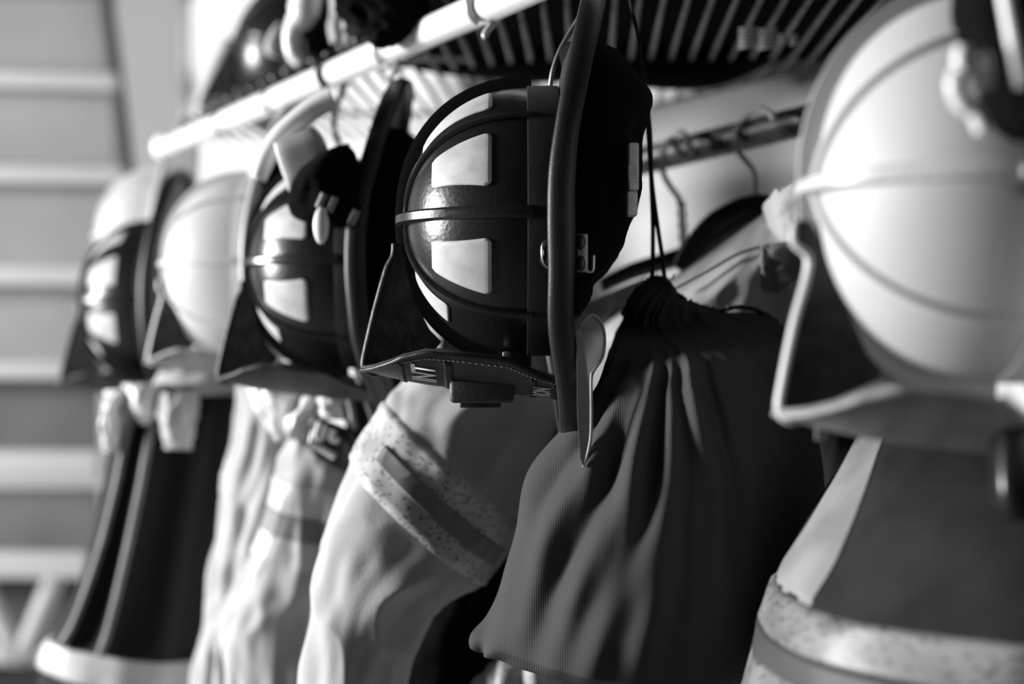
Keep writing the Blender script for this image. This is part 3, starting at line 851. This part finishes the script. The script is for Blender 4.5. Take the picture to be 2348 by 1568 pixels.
rag('white glove shaped rag hanging at the far left under the helmets', [(250, 895, 300, 890, 2.0, .03), (242, 930, 275, 930, 2.0, .05), (238, 990, 270, 990, 2.0, .04), (245, 1035, 265, 1035, 2.0, .02)], 7)
rag('white bunched rag at the neck of the long black coat', [(285, 880, 370, 880, 2.0, .04), (300, 915, 365, 910, 2.0, .06), (318, 945, 358, 945, 2.0, .05), (330, 972, 345, 972, 2.0, .02)], 8)
rag('white folded collar end over the long black coat', [(370, 900, 450, 895, 1.99, .05), (372, 940, 445, 935, 1.99, .07), (378, 990, 440, 990, 1.99, .06), (385, 1028, 435, 1030, 1.99, .03)], 9, 'tan')
rag('pale cloth bunched beneath the blurred white helmet', [(370, 850, 560, 840, 2.04, .05), (360, 880, 570, 870, 2.04, .08), (370, 905, 560, 905, 2.04, .05)], 12, 'tan2')

# black name patch
t = empty('name_patch', P(755, 1015, 1.66)); tag(t, 'black cloth patch with blurred pale marks on the taped sleeve', 'patch')
pc = Cloth([(725, 955, 800, 985, 1.66, .02), (712, 985, 815, 1015, 1.66, .03), (705, 1020, 820, 1050, 1.66, .03), (722, 1045, 800, 1085, 1.66, .02)], None, .6)
under(pc.mesh('patch_cloth', M['black_plastic'], nu=20, nv=40), t)
for i, pts in enumerate((((735, 968), (726, 998), (738, 1004), (748, 975)), ((716, 1022), (740, 1030), (768, 1048)), ((765, 985), (760, 1005), (778, 1010)))):
    under(wire_obj('pale_mark', [P(x, y, 1.635) for x, y in pts], .0042, M['tape_far']), t)

# black coat edge between sleeve F and A + cords of the curled helmet
cH = Cloth([(770, 870, 960, 860, 1.78, .05), (800, 960, 930, 950, 1.78, .08), (800, 1050, 880, 1040, 1.78, .08), (780, 1200, 860, 1200, 1.84, .08), (740, 1400, 800, 1400, 1.86, .08), (720, 1700, 790, 1700, 1.86, .08)], folds(81, .006, 4, 2))
coat('dark_coat', 'narrow black coat shadowed between two pale sleeves', 'coat', P(800, 1700, 1.8), [('coat_body', cH, M['dark_cloth'], 70, 60)])
for i, (lab, pts) in enumerate((('thin pale cord slanting down from the curled helmet brim', [(815, 840), (835, 900), (858, 968)]),
                                ('thin pale cord hanging beside the slanting one', [(862, 850), (875, 900), (880, 945)]),
                                ('short pale cord end left of the two long cords', [(795, 895), (806, 940), (812, 985)]))):
    o = wire_obj('chin_cord', [P(x, y, 1.66) - P(pts[0][0], pts[0][1], 1.66) for x, y in pts], .0042, M['grey_plastic']); o.location = P(pts[0][0], pts[0][1], 1.66)
    tag(o, lab, 'cord', 'cords below the curled helmet')

# ------------------------------------------------------------------ goggles on the curled helmet
t = empty('goggles', P(720, 400, 1.5)); tag(t, 'safety goggles with pale lens and thick light strap in front of the curled helmet', 'goggles')
bm = bmesh.new()
add_wire(bm, [LW(P(x, y, 1.52), t) for x, y in ((592, 410), (612, 360), (645, 312), (690, 270), (730, 242), (765, 225))], [.009, .011, .012, .012, .012, .013], seg=16, flat=1.0)
obj('strap', bm, M['rail'], t)
c = Cloth([(628, 330, 720, 292, 1.50, .012), (634, 355, 738, 312, 1.50, .018), (645, 390, 752, 345, 1.50, .018), (658, 425, 740, 385, 1.50, .018), (664, 445, 715, 415, 1.50, .010)], None, .5)
under(c.mesh('lens', M['patch'], nu=30, nv=50), t)
c = Cloth([(725, 360, 800, 330, 1.50, .03), (690, 395, 815, 360, 1.50, .06), (668, 440, 820, 410, 1.50, .07), (668, 480, 820, 450, 1.50, .07), (690, 505, 830, 490, 1.50, .06), (740, 520, 830, 520, 1.50, .04)], folds(4, .004, 3, 2))
under(c.mesh('frame', M['black_cloth'], nu=50, nv=60), t)
for (x, y) in ((738, 462), (762, 470), (812, 500)):
    under(wire_obj('clip', [P(x + 6, y - 18, 1.455), P(x - 8, y + 14, 1.455)], .004, M['grey_plastic']), t)
bm = bmesh.new(); bmesh.ops.create_uvsphere(bm, u_segments=20, v_segments=14, radius=.019)
for v in bm.verts: v.co = Vector((v.co.x * .42, v.co.y * .3, v.co.z)) + Vector(P(736, 517, 1.45)) - Vector(t.location)
obj('buckle', bm, M['rail'], t)

# glove-like black things above the rail
def lump(label, rows, seed, m, nm, cat, amp=.008, power=1.0):
    c = Cloth(rows, folds(seed, amp, 4, 2), power); o = c.mesh(nm, M[m], nu=50, nv=50); tag(o, label, cat); return o
lump('black glove resting over the rail left of the steel hook', [(790, -40, 930, -60, 1.54, .05), (775, 5, 975, -20, 1.54, .05), (800, 45, 978, 25, 1.54, .05), (838, 78, 975, 52, 1.54, .05), (862, 100, 962, 72, 1.54, .04), (880, 108, 930, 88, 1.54, .02)], 3, 'black_cloth', 'work_glove', 'glove')
lump('dark bundle on the shelf end between the white straps', [(690, -30, 790, -40, 2.0, .06), (680, 30, 800, 20, 2.0, .09), (684, 90, 790, 80, 2.0, .09), (690, 140, 760, 125, 2.0, .06)], 4, 'dark_cloth', 'cloth_bundle', 'cloth')
lump('black pad lying on the rail below the dark bundle', [(625, 190, 700, 140, 2.08, .04), (640, 200, 760, 120, 2.06, .07), (660, 195, 800, 110, 2.04, .07)], 5, 'black_cloth', 'black_pad', 'pad')
lump('pale crumpled cloth on the shelf beside the black glove', [(780, 40, 850, 20, 1.78, .04), (785, 75, 860, 50, 1.78, .06), (800, 105, 850, 85, 1.78, .04)], 6, 'tan2', 'crumpled_cloth', 'cloth')
o = wire_obj('goggle_strap', [P(x, y, 1.95) - P(690, 0, 1.95) for x, y in ((705, -30), (695, 30), (675, 60), (665, 90), (672, 125), (690, 145))], [.022, .022, .014, .010, .010, .008], M['rail']); o.location = P(690, 0, 1.95)
tag(o, 'bright white strap curving down to the rail from the shelf', 'strap')
o = wire_obj('reflective_tag', [P(x, y, 2.05) - P(640, 90, 2.05) for x, y in ((650, 55), (642, 80), (635, 110), (632, 130))], [.008, .016, .02, .014], M['tan'], flat=.6); o.location = P(640, 90, 2.05)
tag(o, 'pale rounded tag hanging between the dark helmet and the white strap', 'tag')
o = wire_obj('grey_strap', [P(x, y, 1.75) - P(775, 40, 1.75) for x, y in ((768, -30), (770, 30), (765, 60), (772, 95))], .011, M['tape_mid'], flat=.5); o.location = P(775, 40, 1.75)
tag(o, 'grey webbing strap hanging above the rail', 'strap')
o = wire_obj('rolled_hose', [P(x, y, 2.7) - P(480, 200, 2.7) for x, y in ((530, 90), (505, 150), (478, 220), (465, 290))], [.016, .021, .022, .018], M['tan']); o.location = P(480, 200, 2.7)
tag(o, 'thick pale rolled hose end standing left of the dark helmet', 'hose')

# goggles on the near helmet
t = empty('goggles', P(2300, 150, .76)); tag(t, 'black goggles with light buckle strapped on the near white helmet', 'goggles')
c = Cloth([(2195, -80, 2450, -80, .78, .05), (2200, 0, 2460, 0, .78, .07), (2225, 100, 2470, 100, .78, .07), (2250, 200, 2480, 200, .78, .07), (2280, 300, 2480, 290, .78, .06), (2330, 335, 2480, 330, .78, .04)], folds(9, .003, 2, 2), .8)
under(c.mesh('frame', M['black_cloth'], nu=60, nv=70), t)
for pts, r in (((((2208, 108), (2204, 140), (2214, 165))), .0045), (((2246, 128), (2252, 165), (2250, 200)), .0055), (((2196, 165), (2190, 200), (2205, 235), (2225, 250)), .0048), (((2220, 235), (2240, 265), (2256, 300)), .0045)):
    under(wire_obj('buckle', [P(x, y, .725) for x, y in pts], r, M['rail']), t)
under(wire_obj('strap', [P(2300, -40, .72), P(2318, 60, .72), P(2334, 150, .72), P(2345, 200, .72)], .0040, M['rail'], flat=1.0), t)
c = Cloth([(2325, 330, 2450, 330, .74, .03), (2318, 400, 2450, 400, .74, .04), (2325, 440, 2450, 450, .74, .03)], None, .7)
under(c.mesh('side_clip', M['black_plastic'], nu=20, nv=30), t)

# ------------------------------------------------------------------ setting
def plane_obj(name, pts, m, thick=.04):
    bm = bmesh.new()
    n = (Vector(pts[1]) - Vector(pts[0])).cross(Vector(pts[2]) - Vector(pts[0])).normalized()
    lo = [bm.verts.new(Vector(p)) for p in pts]; hi = [bm.verts.new(Vector(p) + n * thick) for p in pts]
    bm.faces.new(lo); bm.faces.new(hi[::-1])
    for i in range(4): bm.faces.new((lo[i], lo[(i + 1) % 4], hi[(i + 1) % 4], hi[i]))
    o = obj(name, bm, m, smooth=False); tag(o, kind='structure'); return o
y_c = 4.25
plane_obj('wall_right', [(1.6 - .6 * y_c, y_c, 0), (1.6 - .6 * 1.2, 1.2, 0), (1.6 - .6 * 1.2, 1.2, 3.2), (1.6 - .6 * y_c, y_c, 3.2)], M['wall'])
plane_obj('wall_back', [(-5, 5.2, 0), (2.0, 5.2, 0), (2.0, 5.2, 3.2), (-5, 5.2, 3.2)], M['far_wall'])
plane_obj('floor', [(-6, -3, 0), (-6, 6, 0), (4, 6, 0), (4, -3, 0)], M['floor'], .05)

# storage rack at the far left
t = empty('storage_rack', (-1.9, 4.0, 0)); tag(t, 'blurred steel storage rack with pale cross beams at the far left', 'rack')
D_ = 4.0
for k, (y, h, xr, dy) in enumerate(((-40, 30, 268, 8), (182, 40, 268, 14), (400, 40, 285, 8), (632, 46, 300, 4), (848, 42, 200, 2), (1062, 62, 232, 2), (1292, 62, 205, 4), (1500, 40, 200, 4))):
    a = P(-500, y - dy, D_); b = P(xr, y + dy * .6, D_); hh = h * D_ / FP
    bm = bmesh.new(); c = (a + b) / 2; ang = math.atan2(b.z - a.z, b.x - a.x)
    add_box(bm, c - Vector(t.location), ((b - a).length, .06, hh), Matrix.Rotation(-ang, 3, 'Y'), bev=.008)
    obj('cross_beam', bm, M['rack_beam'], t)
bm = bmesh.new(); a = P(232, -60, 4.05); b = P(292, 420, 4.05); c = (a + b) / 2
add_wire(bm, [LW(a, t), LW(b, t), LW(P(300, 700, 4.05), t), LW((P(300, 700, 4.05).x, 4.05, 0), t)], .024, seg=12); obj('upright', bm, M['rack_dark'], t)
for (y0, y1, m) in ((-60, 640, 'rack_panel'), (870, 1040, 'rack_low'), (1120, 1260, 'rack_low'), (640, 860, 'rack_panel')):
    bm = bmesh.new(); a = P(-500, y0, 4.12); b = P(225 if y0 > 0 else 262, y1, 4.12); c = (a + b) / 2
    add_box(bm, c - Vector(t.location), (b.x - a.x, .02, a.z - b.z)); obj('back_panel', bm, M[m], t, smooth=False)
for pts in (((-40, 1340), (45, 1520)), ((125, 1325), (45, 1520))):
    under(wire_obj('brace', [P(x, y, 3.98) for x, y in pts], .028, M['rack_beam'], n=4), t)
bm = bmesh.new(); a = P(-500, 1290, 4.2); b = P(215, 1700, 4.2); c = (a + b) / 2
add_box(bm, c - Vector(t.location), (b.x - a.x, .02, a.z - b.z)); obj('dark_panel', bm, M['rack_dark'], t, smooth=False)

# ------------------------------------------------------------------ light
def area(name, loc, target, size, power, sy=None):
    l = bpy.data.lights.new(name, 'AREA'); l.size = size; l.energy = power
    if sy: l.shape = 'RECTANGLE'; l.size_y = sy
    o = bpy.data.objects.new(name, l); COL.objects.link(o); o.location = loc
    d = Vector(target) - Vector(loc); o.rotation_euler = d.to_track_quat('-Z', 'Y').to_euler(); return o
area('window_light', (-5.0, 1.45, 2.05), (0, 1.5, 1.5), 1.3, 600, 1.3)
w = bpy.data.worlds.new('world'); SC.world = w; w.use_nodes = True
w.node_tree.nodes['Background'].inputs['Color'].default_value = (1, 1, 1, 1)
w.node_tree.nodes['Background'].inputs['Strength'].default_value = .03

# ------------------------------------------------------------------ camera
cam = bpy.data.cameras.new('camera'); co = bpy.data.objects.new('camera', cam); COL.objects.link(co)
co.location = (0, 0, CZ); co.rotation_euler = (PI / 2, 0, 0)
cam.lens = 50; cam.sensor_width = 36; cam.clip_start = .05
cam.dof.use_dof = True; cam.dof.focus_distance = 1.21; cam.dof.aperture_fstop = 2.2
SC.camera = co
SC.view_settings.view_transform = 'Standard'; SC.view_settings.look = 'None'
SC.view_settings.exposure = 0; SC.view_settings.gamma = 1
SC.cycles.max_bounces = 8
try: SC.cycles.use_denoising = True
except Exception: pass
